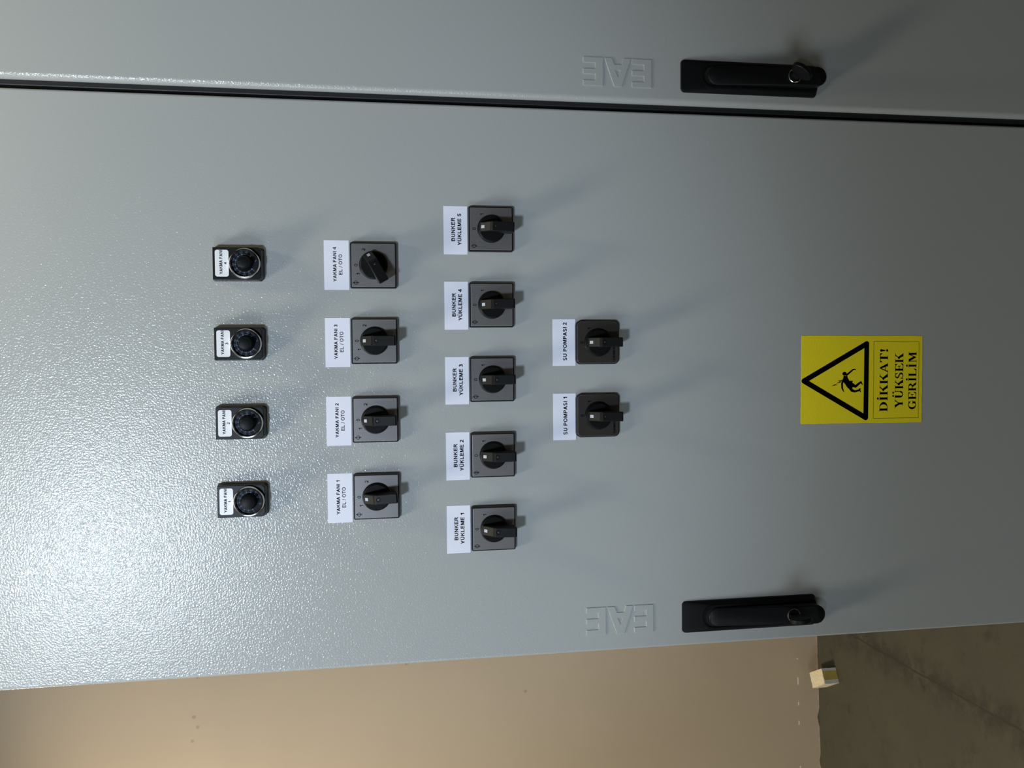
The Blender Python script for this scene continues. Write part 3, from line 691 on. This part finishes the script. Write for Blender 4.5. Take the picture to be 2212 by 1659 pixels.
def figure(b):
    y = -0.00040
    flat(b, [zc(850 + 32 * math.cos(t * math.pi / 8), 735 + 28 * math.sin(t * math.pi / 8)) for t in range(16)], y)
    flat(b, [zc(*p) for p in ((838, 765), (893, 768), (900, 800), (925, 842), (975, 840), (968, 868), (985, 900), (1005, 915), (1000, 935), (975, 940), (935, 955), (905, 955), (880, 920), (845, 870), (825, 835))], y)
    def limb(pts, ws):
        for (a, c, w0, w1) in zip(pts, pts[1:], ws, ws[1:]): capsule(b, *zc(*a), *zc(*c), w0 * 8.1e-5, y, w1 * 8.1e-5)
    limb([(885, 752), (935, 710), (975, 675), (1003, 667), (1018, 682)], [28, 24, 20, 13, 8])
    limb([(835, 825), (815, 880), (817, 945), (832, 985), (845, 1003)], [30, 28, 26, 18, 8])
    limb([(975, 905), (1015, 928), (1055, 892), (1095, 862), (1118, 900)], [50, 36, 34, 26, 10])
    limb([(925, 930), (962, 985), (1005, 1000), (1065, 985), (1082, 965)], [50, 42, 30, 28, 22])
    limb([(1078, 980), (1092, 1012)], [22, 9])
    flat(b, [zc(*p) for p in ((840, 826), (745, 840), (788, 852), (712, 884), (800, 866), (782, 852), (820, 846))], y)
    flat(b, [zc(*p) for p in ((758, 897), (706, 892), (692, 902), (660, 919), (705, 911), (720, 906))], y)
ink('falling_figure', sheet, SIGNBLACK, figure)
def frame(b):
    for (a, c) in (((5.4, 90.7), (95.2, 90.7)), ((95.2, 90.7), (94.8, 148.6)), ((94.8, 148.6), (5.4, 148.6)), ((5.4, 148.6), (5.4, 90.7))): capsule(b, *SX(*a), *SX(*c), 0.0005, -0.00038)
ink('thin_border', sheet, PINSTRIPE, frame)
def words(b):
    for s, xa, xb, d0, d1 in (('DİKKAT!', 13, 87.3, 98.6, 108.8), ('YÜKSEK', 16.8, 81.6, 118.1, 128.5), ('GERİLİM', 15.0, 83.6, 135.4, 145.4)):
        serif_text(b, s, SX(xa, 0)[0], SX(xb, 0)[0], SX(0, d1)[1], (d1 - d0) * 0.001, -0.00040)
ink('lettering', sheet, SIGNBLACK, words)

# ------------------------------------------------------------------ foam block on the floor
blk = empty('foam_block', (-1.319, 1.7025, 0.0), 'small cream foam block with a yellow tape strip, on the floor by the wall', 'block')
blk.rotation_euler = (0, 0, math.radians(28.5))
bm = bmesh.new()
bmesh.ops.create_cube(bm, size=1.0, matrix=Matrix.Translation((0, 0, 0.025)) @ Matrix.Diagonal((0.048, 0.086, 0.050, 1)))
bmesh.ops.subdivide_edges(bm, edges=bm.edges[:], cuts=5, use_grid_fill=True)
random.seed(5)
for v in bm.verts:
    if v.co.z > 0.002:
        v.co += Vector((random.uniform(-1, 1), random.uniform(-1, 1), random.uniform(-1, 1))) * 0.0007
link('block', bm, FOAM, blk)
bm = bmesh.new(); box(bm, -0.0235, 0.0235, -0.0448, -0.0435, 0.001, 0.0495); fc = link('front_skin', bm, FOAMW, blk); fc['label'] = 'pale grey front face'
bm = bmesh.new(); box(bm, -0.0125, 0.0150, -0.0452, -0.0448, 0.001, 0.0490); link('tape_strip', bm, TAPE, blk)['label'] = 'yellow tape strip'

# ------------------------------------------------------------------ luminaires (out of view; the door and spot ones are added)
def round_lamp(name, loc, label, k=1.0):
    r = empty(name, loc, label, 'lamp')
    bm = bmesh.new(); lathe(bm, [(0, 0.05), (0.10, 0.05), (0.19, 0.02), (0.19, -0.005), (0.18, -0.005), (0.17, 0.005), (0, 0.005)], 48)
    for v in bm.verts: v.co.x *= k; v.co.z *= k
    hb = link('housing', bm, LAMPB, r, smooth=True); hb.rotation_euler = (math.radians(90), 0, 0)
    bm = bmesh.new(); box(bm, -0.006, 0.006, -0.006, 0.006, 0.05, 3.2 - loc[2]); link('stem', bm, LAMPB, r)
round_lamp('ceiling_lamp', (-0.98, -0.50, 2.915), 'round white pendant lamp above the cabinets')
round_lamp('corner_lamp', (-2.40, 0.95, 2.625), 'round white pendant lamp left of the cabinets')
round_lamp('added_door_lamp', (0.02, -0.22, 2.355), 'small round lamp added for glow, hanging just in front of the door seam', 0.5)  # housing for the added glow light
pr = empty('reflector_lamp', (-0.86, -2.0, 2.30), 'white reflector lamp hanging behind the viewer', 'lamp')
bm = bmesh.new(); lathe(bm, [(0.15, 0.02), (0.15, -0.10), (0.06, -0.20), (0, -0.20)], 40); hb = link('housing', bm, LAMPB, pr, smooth=True)
bm = bmesh.new(); box(bm, -0.006, 0.006, -0.156, -0.144, 0.10, 0.90); link('stem', bm, LAMPB, pr)
sr = empty('added_spot_lamp', (0.2, -0.6, 2.45), 'small white spot lamp added over the cabinets to brighten the wall', 'lamp')  # fixture for the added wall spot
bm = bmesh.new(); box(bm, -0.012, 0.012, -0.012, 0.012, 0.09, 0.75); link('stem', bm, LAMPB, sr)
bm = bmesh.new(); box(bm, -0.055, 0.055, -0.055, 0.055, 0.075, 0.09); link('shade', bm, LAMPB, sr)
